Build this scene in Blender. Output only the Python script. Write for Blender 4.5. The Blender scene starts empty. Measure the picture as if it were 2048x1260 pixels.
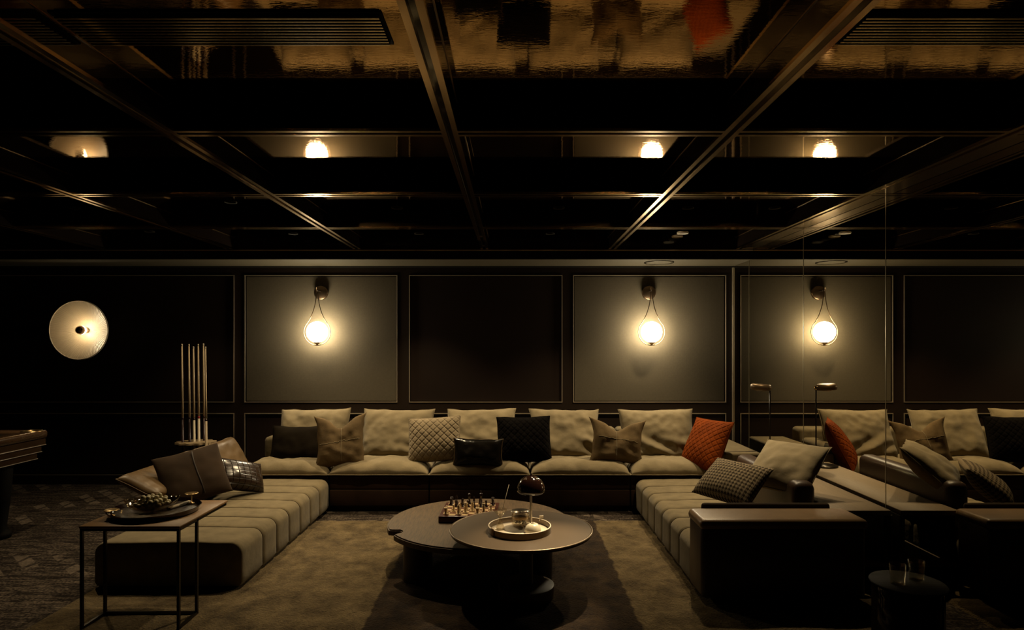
import bpy, bmesh, math, random
from mathutils import Vector, Matrix, noise
R = math.radians
random.seed(4)
S = bpy.context.scene
COL = S.collection
# ------------------------------------------------------------------ camera, world, exposure, lights
cam = bpy.data.cameras.new('camera'); camo = bpy.data.objects.new('camera', cam); COL.objects.link(camo)
camo.location = (0, 0, 1.5); camo.rotation_euler = (R(90), 0, 0)
cam.sensor_width = 36; cam.lens = 22.5; cam.shift_x = -3/2048; cam.shift_y = 60/2048; cam.clip_start = 0.05
S.camera = camo
S.view_settings.view_transform = 'Standard'; S.view_settings.look = 'None'
S.view_settings.gamma = 1; S.view_settings.use_curve_mapping = False
S.view_settings.exposure = 0.12
S.cycles.diffuse_bounces = 1; S.cycles.caustics_reflective = False; S.cycles.caustics_refractive = False; S.cycles.transparent_max_bounces = 24
w = bpy.data.worlds.new('night'); S.world = w; w.use_nodes = True
w.node_tree.nodes['Background'].inputs[0].default_value = (0.004, 0.003, 0.002, 1)
w.node_tree.nodes['Background'].inputs[1].default_value = 0.05

WARM = (1.0, 0.78, 0.46)
SPOTS = []   # filled further down: (x, y, power, size deg, aim x, aim y, aim z)
def spot(x, y, power, size, ax, ay, az, z=2.50, col=WARM, blend=0.7, rad=0.025):  # ceiling spots, fixtures unseen, added to match the light falling from above
    l = bpy.data.lights.new('unseen_spot_beam', 'SPOT'); l.energy = power; l.color = col
    l.spot_size = R(size); l.spot_blend = blend; l.shadow_soft_size = rad
    o = bpy.data.objects.new('unseen_spot_beam', l); COL.objects.link(o)
    o.location = (x, y, z)
    d = Vector((ax, ay, az)) - Vector((x, y, z)); o.rotation_euler = d.to_track_quat('-Z', 'Y').to_euler()
    SPOTS.append((x, y)); return o
def point(x, y, z, power, rad, col=WARM):
    l = bpy.data.lights.new('bulb_light', 'POINT'); l.energy = power; l.color = col; l.shadow_soft_size = rad
    o = bpy.data.objects.new('bulb_light', l); COL.objects.link(o); o.location = (x, y, z); return o
spot(1.62, 6.10, 150, 100, 1.1, 5.85, .4)
spot(-2.1, 6.10, 88, 92, -1.95, 5.9, .4)
spot(-0.9, 6.10, 118, 100, -1.0, 5.85, .4)
spot(0.35, 6.10, 52, 90, 0.3, 5.9, .4)
spot(-0.9, 4.95, 105, 84, -1.35, 4.45, 0)
spot(1.35, 4.95, 72, 80, 1.30, 4.55, .2)
spot(0.35, 4.95, 26, 70, 0.2, 4.5, .3)
spot(0.72, 4.40, 480, 24, 0.14, 3.58, .4, blend=1.0)
spot(-3.4, 5.98, 14, 80, -3.2, 6.2, .8)
spot(-3.4, 4.95, 60, 110, -3.7, 4.5, 0)
spot(-2.1, 4.75, 34, 80, -2.2, 4.35, .3)
spot(2.02, 4.95, 75, 56, 2.12, 4.80, .5)

# ------------------------------------------------------------------ materials
def new_mat(name):
    m = bpy.data.materials.new(name); m.use_nodes = True
    nt = m.node_tree; return m, nt, nt.nodes['Principled BSDF']
def N(nt, t, **kw):
    n = nt.nodes.new(t)
    for k, v in kw.items(): setattr(n, k, v)
    return n
def mat(name, col, rough=.5, metal=0, noise_amt=0, noise_scale=20, col2=None, bump=0, bump_scale=80, sheen=0,
        spec=.5, trans=0, ior=1.45, emit=None, es=0, coat=0, stretch=(1,1,1), detail=4, bdist=.004):
    m, nt, b = new_mat(name); L = nt.links
    b.inputs['Base Color'].default_value = (*col, 1); b.inputs['Roughness'].default_value = rough
    b.inputs['Metallic'].default_value = metal; b.inputs['Specular IOR Level'].default_value = spec
    b.inputs['IOR'].default_value = ior; b.inputs['Transmission Weight'].default_value = trans
    b.inputs['Sheen Weight'].default_value = sheen; b.inputs['Coat Weight'].default_value = coat
    if emit: b.inputs['Emission Color'].default_value = (*emit, 1); b.inputs['Emission Strength'].default_value = es
    if noise_amt or bump:
        tc = N(nt, 'ShaderNodeTexCoord'); mp = N(nt, 'ShaderNodeMapping'); mp.inputs['Scale'].default_value = stretch
        L.new(tc.outputs['Object'], mp.inputs['Vector'])
    if noise_amt:
        nz = N(nt, 'ShaderNodeTexNoise'); nz.inputs['Scale'].default_value = noise_scale; nz.inputs['Detail'].default_value = detail
        L.new(mp.outputs[0], nz.inputs['Vector'])
        rp = N(nt, 'ShaderNodeValToRGB'); c2 = col2 or tuple(c*(1-noise_amt) for c in col)
        rp.color_ramp.elements[0].position = .3; rp.color_ramp.elements[1].position = .7
        rp.color_ramp.elements[0].color = (*c2, 1); rp.color_ramp.elements[1].color = (*col, 1)
        L.new(nz.outputs['Fac'], rp.inputs[0]); L.new(rp.outputs[0], b.inputs['Base Color'])
    if bump:
        n2 = N(nt, 'ShaderNodeTexNoise'); n2.inputs['Scale'].default_value = bump_scale; n2.inputs['Detail'].default_value = 3
        L.new(mp.outputs[0], n2.inputs['Vector'])
        bp = N(nt, 'ShaderNodeBump'); bp.inputs['Strength'].default_value = bump; bp.inputs['Distance'].default_value = bdist
        L.new(n2.outputs['Fac'], bp.inputs['Height']); L.new(bp.outputs[0], b.inputs['Normal'])
    return m
M = {}
M['lacquer'] = mat('ceiling_lacquer', (.35, .22, .085), .03, metal=1, bump=.035, bump_scale=26, stretch=(1, 3, 1))
M['beam'] = mat('beam_lacquer', (.012, .008, .006), .06, spec=.6)
M['bronze'] = mat('bronze_strip', (.62, .46, .28), .15, metal=1)
M['loop'] = mat('loop_bronze', (.16, .11, .07), .35, metal=1)
M['headbronze'] = mat('head_bronze', (.13, .085, .045), .4, metal=.7)
M['dimbead'] = mat('dim_bead', (.30, .22, .14), .35, metal=1)
M['bead'] = mat('bead_metal', (.85, .74, .60), .42, metal=1)
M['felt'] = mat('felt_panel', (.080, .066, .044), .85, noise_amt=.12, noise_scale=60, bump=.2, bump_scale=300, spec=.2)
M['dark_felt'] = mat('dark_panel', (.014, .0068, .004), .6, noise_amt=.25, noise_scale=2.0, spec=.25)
M['stile'] = mat('stile_wood', (.014, .008, .005), .45, spec=.3)
M['soffit'] = mat('soffit_paint', (.075, .062, .038), .7)
M['black'] = mat('black_matte', (.006, .005, .004), .7, spec=.2)
M['blackmetal'] = mat('black_metal', (.03, .025, .02), .3, metal=.8)
M['suede'] = mat('suede', (.245, .193, .112), .93, noise_amt=.22, noise_scale=9, bump=.35, bump_scale=14, sheen=.15, spec=.15, bdist=.012)
M['suede_seat'] = mat('suede_seat', (.175, .136, .076), .93, noise_amt=.28, noise_scale=12, bump=.3, bump_scale=30, sheen=.1, spec=.12, bdist=.006)
M['base'] = mat('sofa_base', (.040, .021, .012), .85, noise_amt=.3, noise_scale=8, spec=.15)
M['plinth'] = mat('sofa_plinth', (.02, .012, .008), .7)
M['patch'] = mat('patch_suede', (.15, .10, .048), .9, noise_amt=.35, noise_scale=10, bump=.4, bump_scale=18, spec=.15, bdist=.01)
M['leather'] = mat('tan_leather', (.135, .083, .036), .42, noise_amt=.3, noise_scale=6, bump=.2, bump_scale=60, spec=.45)
M['dark_shade_leather'] = mat('dark_shaded_leather', (.035, .018, .010), .4, noise_amt=.2, noise_scale=5, bump=.2, bump_scale=120, bdist=.002)  # darker copy: shade painted into the arm body; also the dark backrest
M['armleather'] = mat('arm_leather', (.25, .155, .08), .38, noise_amt=.3, noise_scale=5, bump=.25, bump_scale=120, spec=.5, bdist=.002)  # lighter tone puts the light on the arm's top into its colour
M['quilt'] = mat('quilted_velvet', (.28, .215, .13), .85, noise_amt=.15, noise_scale=8, sheen=.2, spec=.15)
M['orange'] = mat('orange_velvet', (.21, .040, .003), .85, noise_amt=.35, noise_scale=8, spec=.08)
M['blackvelvet'] = mat('black_velvet', (.0045, .0035, .003), .9, spec=.04)
M['charcoal'] = mat('charcoal_velvet', (.014, .010, .006), .9, noise_amt=.3, noise_scale=9, spec=.04)
M['brownpillow'] = mat('brown_suede', (.034, .019, .009), .85, noise_amt=.35, noise_scale=8, spec=.2)
M['gloss_leather'] = mat('gloss_black_leather', (.005, .004, .003), .20, bump=.35, bump_scale=45, spec=.3)
M['wood'] = mat('oak_brown', (.10, .057, .021), .5, noise_amt=.6, noise_scale=12, stretch=(14, 1, 1), bump=.15, bump_scale=50)
M['tableB'] = mat('dark_table_top', (.080, .052, .028), .45, noise_amt=.15, noise_scale=3)
M['rim'] = mat('table_rim', (.20, .15, .10), .35, metal=.6)
M['darkwood'] = mat('dark_wood', (.018, .012, .009), .5)
M['console'] = mat('console_oak', (.20, .145, .085), .6, noise_amt=.18, noise_scale=10, stretch=(9, 1, 1))
M['white'] = mat('white_lacquer', (.70, .60, .47), .35)
M['cream'] = mat('cream_ceramic', (.62, .55, .42), .25)
M['trayside'] = mat('tray_side', (.16, .12, .08), .3, metal=.7)
M['smoke'] = mat('smoked_shade', (.010, .004, .003), .08, spec=.8, coat=.5)
M['glass'] = mat('clear_glass', (.95, .93, .88), .01, trans=1, ior=1.45)
M['tea'] = mat('amber_wax', (.75, .50, .26), .5)
M['steel'] = mat('brushed_steel', (.62, .55, .46), .25, metal=1)
M['brass'] = mat('brass', (.60, .42, .20), .28, metal=1)
M['globe'] = mat('globe_light', (1, 1, 1), .3, emit=(1.0, .84, .56), es=70)
M['mirror'] = mat('bronze_mirror', (.66, .62, .52), .0, metal=1)
M['joint'] = mat('mirror_joint', (.35, .30, .2), .3, metal=.8)
M['dish'] = mat('ribbed_dish', (.42, .33, .22), .30, spec=.6)
M['chrome'] = mat('chrome', (.55, .42, .32), .12, metal=1)
M['ash'] = mat('cue_ash', (.60, .45, .27), .35)
M['cuedark'] = mat('cue_dark', (.03, .012, .01), .25)
M['cuered'] = mat('cue_red', (.35, .02, .015), .35)
M['cuepale'] = mat('cue_pale', (.62, .52, .36), .4)
M['rackwood'] = mat('rack_wood', (.36, .26, .15), .4)
M['poolwood'] = mat('pool_rosewood', (.085, .045, .022), .22, noise_amt=.3, noise_scale=8, coat=.6)
M['cloth'] = mat('pool_cloth', (.02, .06, .045), .9)
M['boxwood'] = mat('boxwood', (.62, .46, .26), .4)
M['ebony'] = mat('ebony', (.02, .008, .006), .25)
M['boardbox'] = mat('board_box', (.055, .014, .009), .3)
def thin_glass(name, tint, refl=.0):
    m, nt, b = new_mat(name); L = nt.links
    tr = N(nt, 'ShaderNodeBsdfTransparent'); tr.inputs[0].default_value = (*tint, 1)
    gl = N(nt, 'ShaderNodeBsdfGlossy'); gl.inputs['Roughness'].default_value = .03; gl.inputs[0].default_value = (1, .95, .88, 1)
    lw = N(nt, 'ShaderNodeLayerWeight'); lw.inputs[0].default_value = .5 + refl
    pw0 = N(nt, 'ShaderNodeMath', operation='POWER'); L.new(lw.outputs['Facing'], pw0.inputs[0]); pw0.inputs[1].default_value = 2.5
    pw = N(nt, 'ShaderNodeMath', operation='MULTIPLY_ADD'); L.new(pw0.outputs[0], pw.inputs[0]); pw.inputs[1].default_value = .45; pw.inputs[2].default_value = .05
    mx = N(nt, 'ShaderNodeMixShader'); L.new(pw.outputs[0], mx.inputs[0]); L.new(tr.outputs[0], mx.inputs[1]); L.new(gl.outputs[0], mx.inputs[2])
    L.new(mx.outputs[0], nt.nodes['Material Output'].inputs['Surface']); return m
M['glass'] = thin_glass('clear_glass', (.93, .91, .86))
M['grape'] = mat('grape', (.50, .42, .24), .35, noise_amt=.3, noise_scale=20)
M['bowlglass'] = thin_glass('bowl_glass', (.72, .66, .58), .1)
M['paper'] = mat('paper', (.45, .38, .27), .7)
M['traydark'] = mat('dark_tray', (.02, .012, .008), .3, bump=.8, bump_scale=220, bdist=.002)
M['tabletan'] = mat('side_table_top', (.27, .15, .062), .45, noise_amt=.25, noise_scale=10)
M['slat'] = mat('slat_metal', (.55, .46, .32), .15, metal=1)
M['downwhite'] = mat('downlight_ring', (.55, .48, .38), .5)

def hound():
    m, nt, b = new_mat('houndstooth_wool'); L = nt.links
    b.inputs['Roughness'].default_value = .95; b.inputs['Specular IOR Level'].default_value = .1
    tc = N(nt, 'ShaderNodeTexCoord'); sp = N(nt, 'ShaderNodeSeparateXYZ')
    mp = N(nt, 'ShaderNodeMapping'); mp.inputs['Scale'].default_value = (38, 38, 38)
    L.new(tc.outputs['Object'], mp.inputs[0]); L.new(mp.outputs[0], sp.inputs[0])
    def mth(op, a, c=None):
        n = N(nt, 'ShaderNodeMath', operation=op)
        for i, v in enumerate((a, c)):
            if v is None: continue
            if isinstance(v, (int, float)): n.inputs[i].default_value = v
            else: L.new(v, n.inputs[i])
        return n.outputs[0]
    X = mth('ADD', sp.outputs[0], 100.0); Y = mth('ADD', sp.outputs[2], 100.0)
    a = mth('LESS_THAN', mth('FRACT', X), .5); c = mth('LESS_THAN', mth('FRACT', Y), .5)
    both = mth('MULTIPLY', a, c); anyo = mth('MAXIMUM', a, c); xor = mth('SUBTRACT', anyo, both)
    st = mth('LESS_THAN', mth('FRACT', mth('MULTIPLY', mth('ADD', X, Y), 2.0)), .5)
    f = mth('ADD', both, mth('MULTIPLY', xor, st))
    mx = N(nt, 'ShaderNodeMix', data_type='RGBA')
    mx.inputs['A'].default_value = (.030, .021, .012, 1); mx.inputs['B'].default_value = (.22, .17, .11, 1)
    L.new(f, mx.inputs['Factor']); L.new(mx.outputs['Result'], b.inputs['Base Color']); return m
M['hound'] = hound()
def croc():
    m, nt, b = new_mat('croc_leather'); L = nt.links
    b.inputs['Base Color'].default_value = (.022, .012, .007, 1); b.inputs['Roughness'].default_value = .25
    tc = N(nt, 'ShaderNodeTexCoord'); mp = N(nt, 'ShaderNodeMapping'); mp.inputs['Rotation'].default_value = (R(90), 0, 0)
    br = N(nt, 'ShaderNodeTexBrick'); br.offset = 0; br.inputs['Scale'].default_value = 14; br.inputs['Mortar Size'].default_value = .06
    br.inputs['Color1'].default_value = (1, 1, 1, 1); br.inputs['Color2'].default_value = (.8, .8, .8, 1); br.inputs['Mortar'].default_value = (0, 0, 0, 1)
    br.inputs['Mortar Smooth'].default_value = 1; br.inputs['Brick Width'].default_value = .7; br.inputs['Row Height'].default_value = .5
    bp = N(nt, 'ShaderNodeBump'); bp.inputs['Strength'].default_value = 1; bp.inputs['Distance'].default_value = .012
    L.new(tc.outputs['Object'], mp.inputs[0]); L.new(mp.outputs[0], br.inputs[0]); L.new(br.outputs['Color'], bp.inputs['Height'])
    L.new(bp.outputs[0], b.inputs['Normal']); return m
M['croc'] = croc()
def checker():
    m, nt, b = new_mat('chess_squares'); L = nt.links
    tc = N(nt, 'ShaderNodeTexCoord'); ck = N(nt, 'ShaderNodeTexChecker'); ck.inputs['Scale'].default_value = 1/.043
    ck.inputs[1].default_value = (.50, .36, .19, 1); ck.inputs[2].default_value = (.10, .03, .015, 1)
    L.new(tc.outputs['Object'], ck.inputs[0]); L.new(ck.outputs[0], b.inputs['Base Color']); b.inputs['Roughness'].default_value = .3; return m
M['checker'] = checker()
def rugmat():
    m, nt, b = new_mat('rug_pile'); L = nt.links; b.inputs['Roughness'].default_value = 1; b.inputs['Specular IOR Level'].default_value = .05
    b.inputs['Sheen Weight'].default_value = .1
    tc = N(nt, 'ShaderNodeTexCoord'); nz = N(nt, 'ShaderNodeTexNoise'); nz.inputs['Scale'].default_value = 5; nz.inputs['Detail'].default_value = 8
    nz.inputs['Roughness'].default_value = .78; nz.inputs['Distortion'].default_value = .15
    L.new(tc.outputs['Object'], nz.inputs[0])
    r1 = N(nt, 'ShaderNodeValToRGB'); r1.color_ramp.elements[0].position = .36; r1.color_ramp.elements[1].position = .62
    r1.color_ramp.elements[0].color = (.052, .034, .015, 1); r1.color_ramp.elements[1].color = (.175, .124, .060, 1)
    r2 = N(nt, 'ShaderNodeValToRGB'); r2.color_ramp.elements[0].position = .4; r2.color_ramp.elements[1].position = .68
    r2.color_ramp.elements[0].color = (.010, .0045, .002, 1); r2.color_ramp.elements[1].color = (.050, .029, .013, 1)
    L.new(nz.outputs[0], r1.inputs[0]); L.new(nz.outputs[0], r2.inputs[0])
    sp = N(nt, 'ShaderNodeSeparateXYZ'); L.new(tc.outputs['Object'], sp.inputs[0])
    n3 = N(nt, 'ShaderNodeTexNoise'); n3.inputs['Scale'].default_value = 9; L.new(tc.outputs['Object'], n3.inputs[0])
    a = N(nt, 'ShaderNodeMath', operation='MULTIPLY_ADD'); L.new(n3.outputs[0], a.inputs[0]); a.inputs[1].default_value = .05; L.new(sp.outputs[0], a.inputs[2])
    s = N(nt, 'ShaderNodeMath', operation='SUBTRACT'); L.new(a.outputs[0], s.inputs[0]); s.inputs[1].default_value = -.035
    ab = N(nt, 'ShaderNodeMath', operation='ABSOLUTE'); L.new(s.outputs[0], ab.inputs[0])
    ls = N(nt, 'ShaderNodeMapRange'); ls.inputs['From Min'].default_value = .728; ls.inputs['From Max'].default_value = .742; L.new(ab.outputs[0], ls.inputs[0])
    mx = N(nt, 'ShaderNodeMix', data_type='RGBA'); L.new(ls.outputs[0], mx.inputs['Factor']); L.new(r2.outputs[0], mx.inputs['A']); L.new(r1.outputs[0], mx.inputs['B'])
    L.new(mx.outputs['Result'], b.inputs['Base Color'])
    n2 = N(nt, 'ShaderNodeTexNoise'); n2.inputs['Scale'].default_value = 90; n2.inputs['Detail'].default_value = 6; L.new(tc.outputs['Object'], n2.inputs[0])
    bp = N(nt, 'ShaderNodeBump'); bp.inputs['Strength'].default_value = 1; bp.inputs['Distance'].default_value = .02
    L.new(n2.outputs[0], bp.inputs['Height']); L.new(bp.outputs[0], b.inputs['Normal']); return m
M['rug'] = rugmat()
def carpet():
    m, nt, b = new_mat('woven_carpet'); L = nt.links; b.inputs['Roughness'].default_value = .9; b.inputs['Specular IOR Level'].default_value = .1
    tc = N(nt, 'ShaderNodeTexCoord')
    m0 = N(nt, 'ShaderNodeMapping'); m0.inputs['Scale'].default_value = (2.2, 15, 1); m0.inputs['Rotation'].default_value = (0, 0, R(-8)); L.new(tc.outputs['Object'], m0.inputs[0])
    wv = N(nt, 'ShaderNodeTexNoise'); wv.inputs['Scale'].default_value = 1.6; wv.inputs['Detail'].default_value = 5; wv.inputs['Distortion'].default_value = 1.6
    L.new(m0.outputs[0], wv.inputs[0])
    mp = N(nt, 'ShaderNodeMapping'); mp.inputs['Scale'].default_value = (4.5, 1.0, 1); mp.inputs['Rotation'].default_value = (0, 0, R(12)); L.new(tc.outputs['Object'], mp.inputs[0])
    bl = N(nt, 'ShaderNodeTexBrick'); bl.inputs['Scale'].default_value = 1.3; bl.offset = 0; bl.inputs['Mortar Size'].default_value = .10; bl.inputs['Brick Width'].default_value = .8; bl.inputs['Row Height'].default_value = .34
    bl.inputs['Color1'].default_value = (1, 1, 1, 1); bl.inputs['Color2'].default_value = (.85, .85, .85, 1); bl.inputs['Mortar'].default_value = (0, 0, 0, 1)
    L.new(mp.outputs[0], bl.inputs[0])
    ns = N(nt, 'ShaderNodeTexNoise'); ns.inputs['Scale'].default_value = 1.5; L.new(tc.outputs['Object'], ns.inputs[0])
    th = N(nt, 'ShaderNodeMapRange'); th.inputs['From Min'].default_value = .5; th.inputs['From Max'].default_value = .56; L.new(ns.outputs[0], th.inputs[0])
    mu = N(nt, 'ShaderNodeMath', operation='MULTIPLY'); L.new(bl.outputs['Color'], mu.inputs[0]); L.new(th.outputs[0], mu.inputs[1])
    fn = N(nt, 'ShaderNodeTexNoise'); fn.inputs['Scale'].default_value = 60; L.new(tc.outputs['Object'], fn.inputs[0])
    a1 = N(nt, 'ShaderNodeMath', operation='MULTIPLY'); L.new(wv.outputs[0], a1.inputs[0]); L.new(fn.outputs[0], a1.inputs[1])
    ad = N(nt, 'ShaderNodeMath', operation='MULTIPLY_ADD'); L.new(mu.outputs[0], ad.inputs[0]); ad.inputs[1].default_value = .16; L.new(a1.outputs[0], ad.inputs[2])
    rp = N(nt, 'ShaderNodeValToRGB'); rp.color_ramp.elements[0].position = .20; rp.color_ramp.elements[1].position = .60
    rp.color_ramp.elements[0].color = (.012, .008, .006, 1); rp.color_ramp.elements[1].color = (.20, .155, .115, 1)
    L.new(ad.outputs[0], rp.inputs[0]); L.new(rp.outputs[0], b.inputs['Base Color']); return m
M['carpet'] = carpet()

# ------------------------------------------------------------------ helpers
def link(name, me, m, parent=None, smooth=False):
    if smooth:
        for p in me.polygons: p.use_smooth = True
    if m is not None: me.materials.append(m)
    o = bpy.data.objects.new(name, me); COL.objects.link(o)
    if parent is not None: o.parent = parent
    return o
def from_bm(name, bm, m, parent=None, smooth=False):
    bmesh.ops.recalc_face_normals(bm, faces=bm.faces)
    me = bpy.data.meshes.new(name); bm.to_mesh(me); bm.free(); return link(name, me, m, parent, smooth)
def bx(bm, x0, x1, y0, y1, z0, z1, mi=0):
    v = [bm.verts.new(p) for p in ((x0,y0,z0),(x1,y0,z0),(x1,y1,z0),(x0,y1,z0),(x0,y0,z1),(x1,y0,z1),(x1,y1,z1),(x0,y1,z1))]
    for f in ((0,3,2,1),(4,5,6,7),(0,1,5,4),(1,2,6,5),(2,3,7,6),(3,0,4,7)): bm.faces.new([v[i] for i in f])
def box(name, dims, m, parent=None, bevel=0, seg=3):
    bm = bmesh.new(); bx(bm, *dims)
    if bevel: bmesh.ops.bevel(bm, geom=bm.edges[:], offset=bevel, segments=seg, affect='EDGES', profile=.5)
    return from_bm(name, bm, m, parent, smooth=bool(bevel))
def boxes(name, lst, m, parent=None):
    bm = bmesh.new()
    for d in lst: bx(bm, *d)
    return from_bm(name, bm, m, parent)
def lathe_bm(bm, prof, n=24, c=(0,0,0), axis='z', close=False):
    rings = []
    for r, z in prof:
        ring = []
        for i in range(n):
            a = 2*math.pi*i/n; r_ = max(r, 1e-5)
            p = (r_*math.cos(a), r_*math.sin(a), z) if axis == 'z' else (r_*math.cos(a), z, r_*math.sin(a))
            ring.append(bm.verts.new((p[0]+c[0], p[1]+c[1], p[2]+c[2])))
        rings.append(ring)
    for a, b in zip(rings, rings[1:]):
        for i in range(n): bm.faces.new((a[i], a[(i+1) % n], b[(i+1) % n], b[i]))
    bmesh.ops.remove_doubles(bm, verts=bm.verts, dist=3e-5)
def lathe(name, prof, m, parent=None, n=24, c=(0,0,0), axis='z', smooth=True):
    bm = bmesh.new(); lathe_bm(bm, prof, n, c, axis); return from_bm(name, bm, m, parent, smooth)
def auto(o, ang=35):
    for p in o.data.polygons: p.use_smooth = True
    bm = bmesh.new(); bm.from_mesh(o.data)
    for e in bm.edges:
        if len(e.link_faces) == 2 and e.calc_face_angle() > R(ang): e.smooth = False
    bm.to_mesh(o.data); bm.free(); return o
def tube(name, pts, r, m, parent=None, n=8, closed=False, radii=None):
    bm = bmesh.new(); pts = [Vector(p) for p in pts]; rings = []; up = None; K = len(pts)
    for i, p in enumerate(pts):
        if closed: d = (pts[(i+1) % K] - pts[i-1]).normalized()
        else: d = (pts[min(i+1, K-1)] - pts[max(i-1, 0)]).normalized()
        if up is None: up = d.orthogonal().normalized()
        up = (up - d*up.dot(d)).normalized(); s = d.cross(up); rr = radii[i] if radii else r
        rings.append([bm.verts.new(p + (up*math.cos(2*math.pi*k/n) + s*math.sin(2*math.pi*k/n))*rr) for k in range(n)])
    pairs = list(zip(rings, rings[1:])) + ([(rings[-1], rings[0])] if closed else [])
    for a, b in pairs:
        for k in range(n): bm.faces.new((a[k], a[(k+1) % n], b[(k+1) % n], b[k]))
    if not closed: bm.faces.new(rings[0][::-1]); bm.faces.new(rings[-1])
    return from_bm(name, bm, m, parent, smooth=True)
def tag(o, label, cat, group=None, kind=None):
    o['label'] = label; o['category'] = cat
    if group: o['group'] = group
    if kind: o['kind'] = kind
    return o
def thing(name, loc, label, cat, rot=(0,0,0), group=None):
    o = bpy.data.objects.new(name, None); COL.objects.link(o); o.location = loc; o.rotation_euler = rot
    return tag(o, label, cat, group)
def struct(o, label=None):
    o['kind'] = 'structure'
    if label: o['label'] = label
    return o
def at(px, py, Y): return ((px-1027)/1280*Y, Y, 1.5-(py-690)/1280*Y)
def fbm(p, s=1): return noise.noise(Vector(p)*s)

def pillow_mesh(name, w, h, t, pinch=.06, ex=2.6, p=.55, chop=0, sag=.25, wr=.012, seed=0, res=36, quilt=0, qd=.007, ears=0, topcurve=0, folds=0, flat=1):
    """cushion standing in the local xz plane, front facing -y"""
    bm = bmesh.new(); g = {}
    for side in (-1, 1):
        for i in range(res+1):
            for j in range(res+1):
                edge = i in (0, res) or j in (0, res)
                if edge and side == 1: g[side, i, j] = g[-1, i, j]; continue
                u = -math.cos(math.pi*i/res)*.35 + (2*i/res-1)*.65; v = -math.cos(math.pi*j/res)*.35 + (2*j/res-1)*.65
                au, av = abs(u), abs(v)
                x = w/2*u*(1 - pinch*au*au*(1-v*v) + ears*(av**6)*(au**6)); z = h/2*v*(1 - pinch*av*av*(1-u*u) + ears*(au**6)*(av**6))
                th = t/2*(max(0, 1-au**ex)*max(0, 1-av**ex))**p*(1 - sag*v)
                if chop:
                    k = chop*math.exp(-(u/.42)**2)*((v+1)/2)**2; z -= k; th *= 1 - .35*math.exp(-(u/.3)**2)*((v+1)/2)**2
                z += topcurve*(1-u*u)*max(0, v)
                if quilt and not edge:
                    a = (x+z)/quilt; b_ = (x-z)/quilt
                    d = min(abs(a-round(a)), abs(b_-round(b_)))
                    th -= qd*math.exp(-(d/.07)**2)*min(1, th/.03)
                if not edge:
                    q = (x*6+seed*7.3, z*6+side*3, seed*3.1)
                    th += wr*noise.noise(Vector(q))*min(1, th*12) + wr*.5*noise.noise(Vector(q)*2.7)*min(1, th*12)
                    if folds:   # diagonal slump creases in the lower half
                        fz = v + .25*math.sin(2.2*u+seed)
                        th += folds*math.sin(9*fz + 3*u + seed)*math.exp(-((v+.45)/.32)**2)*min(1, th*10)*(.5+.5*math.cos(2*u+seed))
                if side == 1: th *= flat
                if edge:
                    x += wr*.6*noise.noise(Vector((x*9, z*9, seed))); z += wr*.6*noise.noise(Vector((z*9, x*9, seed+5)))
                g[side, i, j] = bm.verts.new((x, side*th, z))
    for side in (-1, 1):
        for i in range(res):
            for j in range(res):
                f = [g[side, i, j], g[side, i+1, j], g[side, i+1, j+1], g[side, i, j+1]]
                bm.faces.new(f if side < 0 else f[::-1])
    rim = [g[-1, i, 0].co.copy() for i in range(res)] + [g[-1, res, j].co.copy() for j in range(res)] + \
          [g[-1, i, res].co.copy() for i in range(res, 0, -1)] + [g[-1, 0, j].co.copy() for j in range(res, 0, -1)]
    me = bpy.data.meshes.new(name); bm.to_mesh(me); bm.free()
    for p_ in me.polygons: p_.use_smooth = True
    return me, rim
def pillow(name, loc, rot, w, h, t, m, label, piping=None, group='scatter pillows along the back sofa', cat='pillow', pr=.004, **kw):
    me, rim = pillow_mesh('cover', w, h, t, **kw)
    root = thing(name, loc, label, cat, tuple(R(a) for a in rot), group)
    link('cover', me, m, root)
    if piping: tube('piping', rim, pr, piping, root, n=6, closed=True)
    return root

# ------------------------------------------------------------------ setting: floor, walls
CZ, HZ, SZ = 2.443, 2.56, 2.346     # beam underside, coffer panel, soffit underside
XM, YW = 2.367, 6.9
fl = struct(box('floor', (-8, XM+.05, -4, YW+.1, -.1, 0), M['carpet']), 'dark woven carpet with broken pale dashes')
wl = struct(box('wall_left', (-8.1, -8, -4, YW+.1, 0, 2.7), M['stile']))
wf = struct(box('wall_front', (-8, XM+.05, -4.1, -4, 0, 2.7), M['stile']))
wb = struct(box('wall_back', (-8, XM, YW+.03, YW+.12, 0, 2.7), M['stile']), 'dark panelled wall with thin metal mouldings')
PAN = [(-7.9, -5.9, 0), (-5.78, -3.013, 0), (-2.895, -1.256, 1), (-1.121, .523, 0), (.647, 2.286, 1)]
rails = []
xs = [-8] + [v for p in PAN for v in p[:2]] + [XM]
for k in range(0, len(xs), 2): rails.append((xs[k], xs[k+1], YW, YW+.03, 0, 2.6))
for a, b_, _ in PAN:
    for z0, z1 in ((0, .10), (.761, .885), (2.249, 2.6)): rails.append((a, b_, YW, YW+.03, z0, z1))
boxes('frame', rails, M['stile'], wb)
def frame_bead(x0, x1, z0, z1, parent, y=YW, wd=.008, d=.009):
    boxes('moulding', [(x0-wd/2, x1+wd/2, y-d, y+.004, z0-wd/2, z0+wd/2), (x0-wd/2, x1+wd/2, y-d, y+.004, z1-wd/2, z1+wd/2),
        (x0-wd/2, x0+wd/2, y-d, y+.004, z0+wd/2, z1-wd/2), (x1-wd/2, x1+wd/2, y-d, y+.004, z0+wd/2, z1-wd/2)], M['bead'], parent)
for a, b_, felt_bay in PAN:
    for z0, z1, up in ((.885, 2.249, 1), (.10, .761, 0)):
        box('panel', (a+.012, b_-.012, YW+.012, YW+.03, z0+.012, z1-.012), M['felt'] if felt_bay and up else M['dark_felt'], wb)  # pale felt fills the upper lamp bays; other panels are darker
        frame_bead(a, b_, z0, z1, wb)
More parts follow.
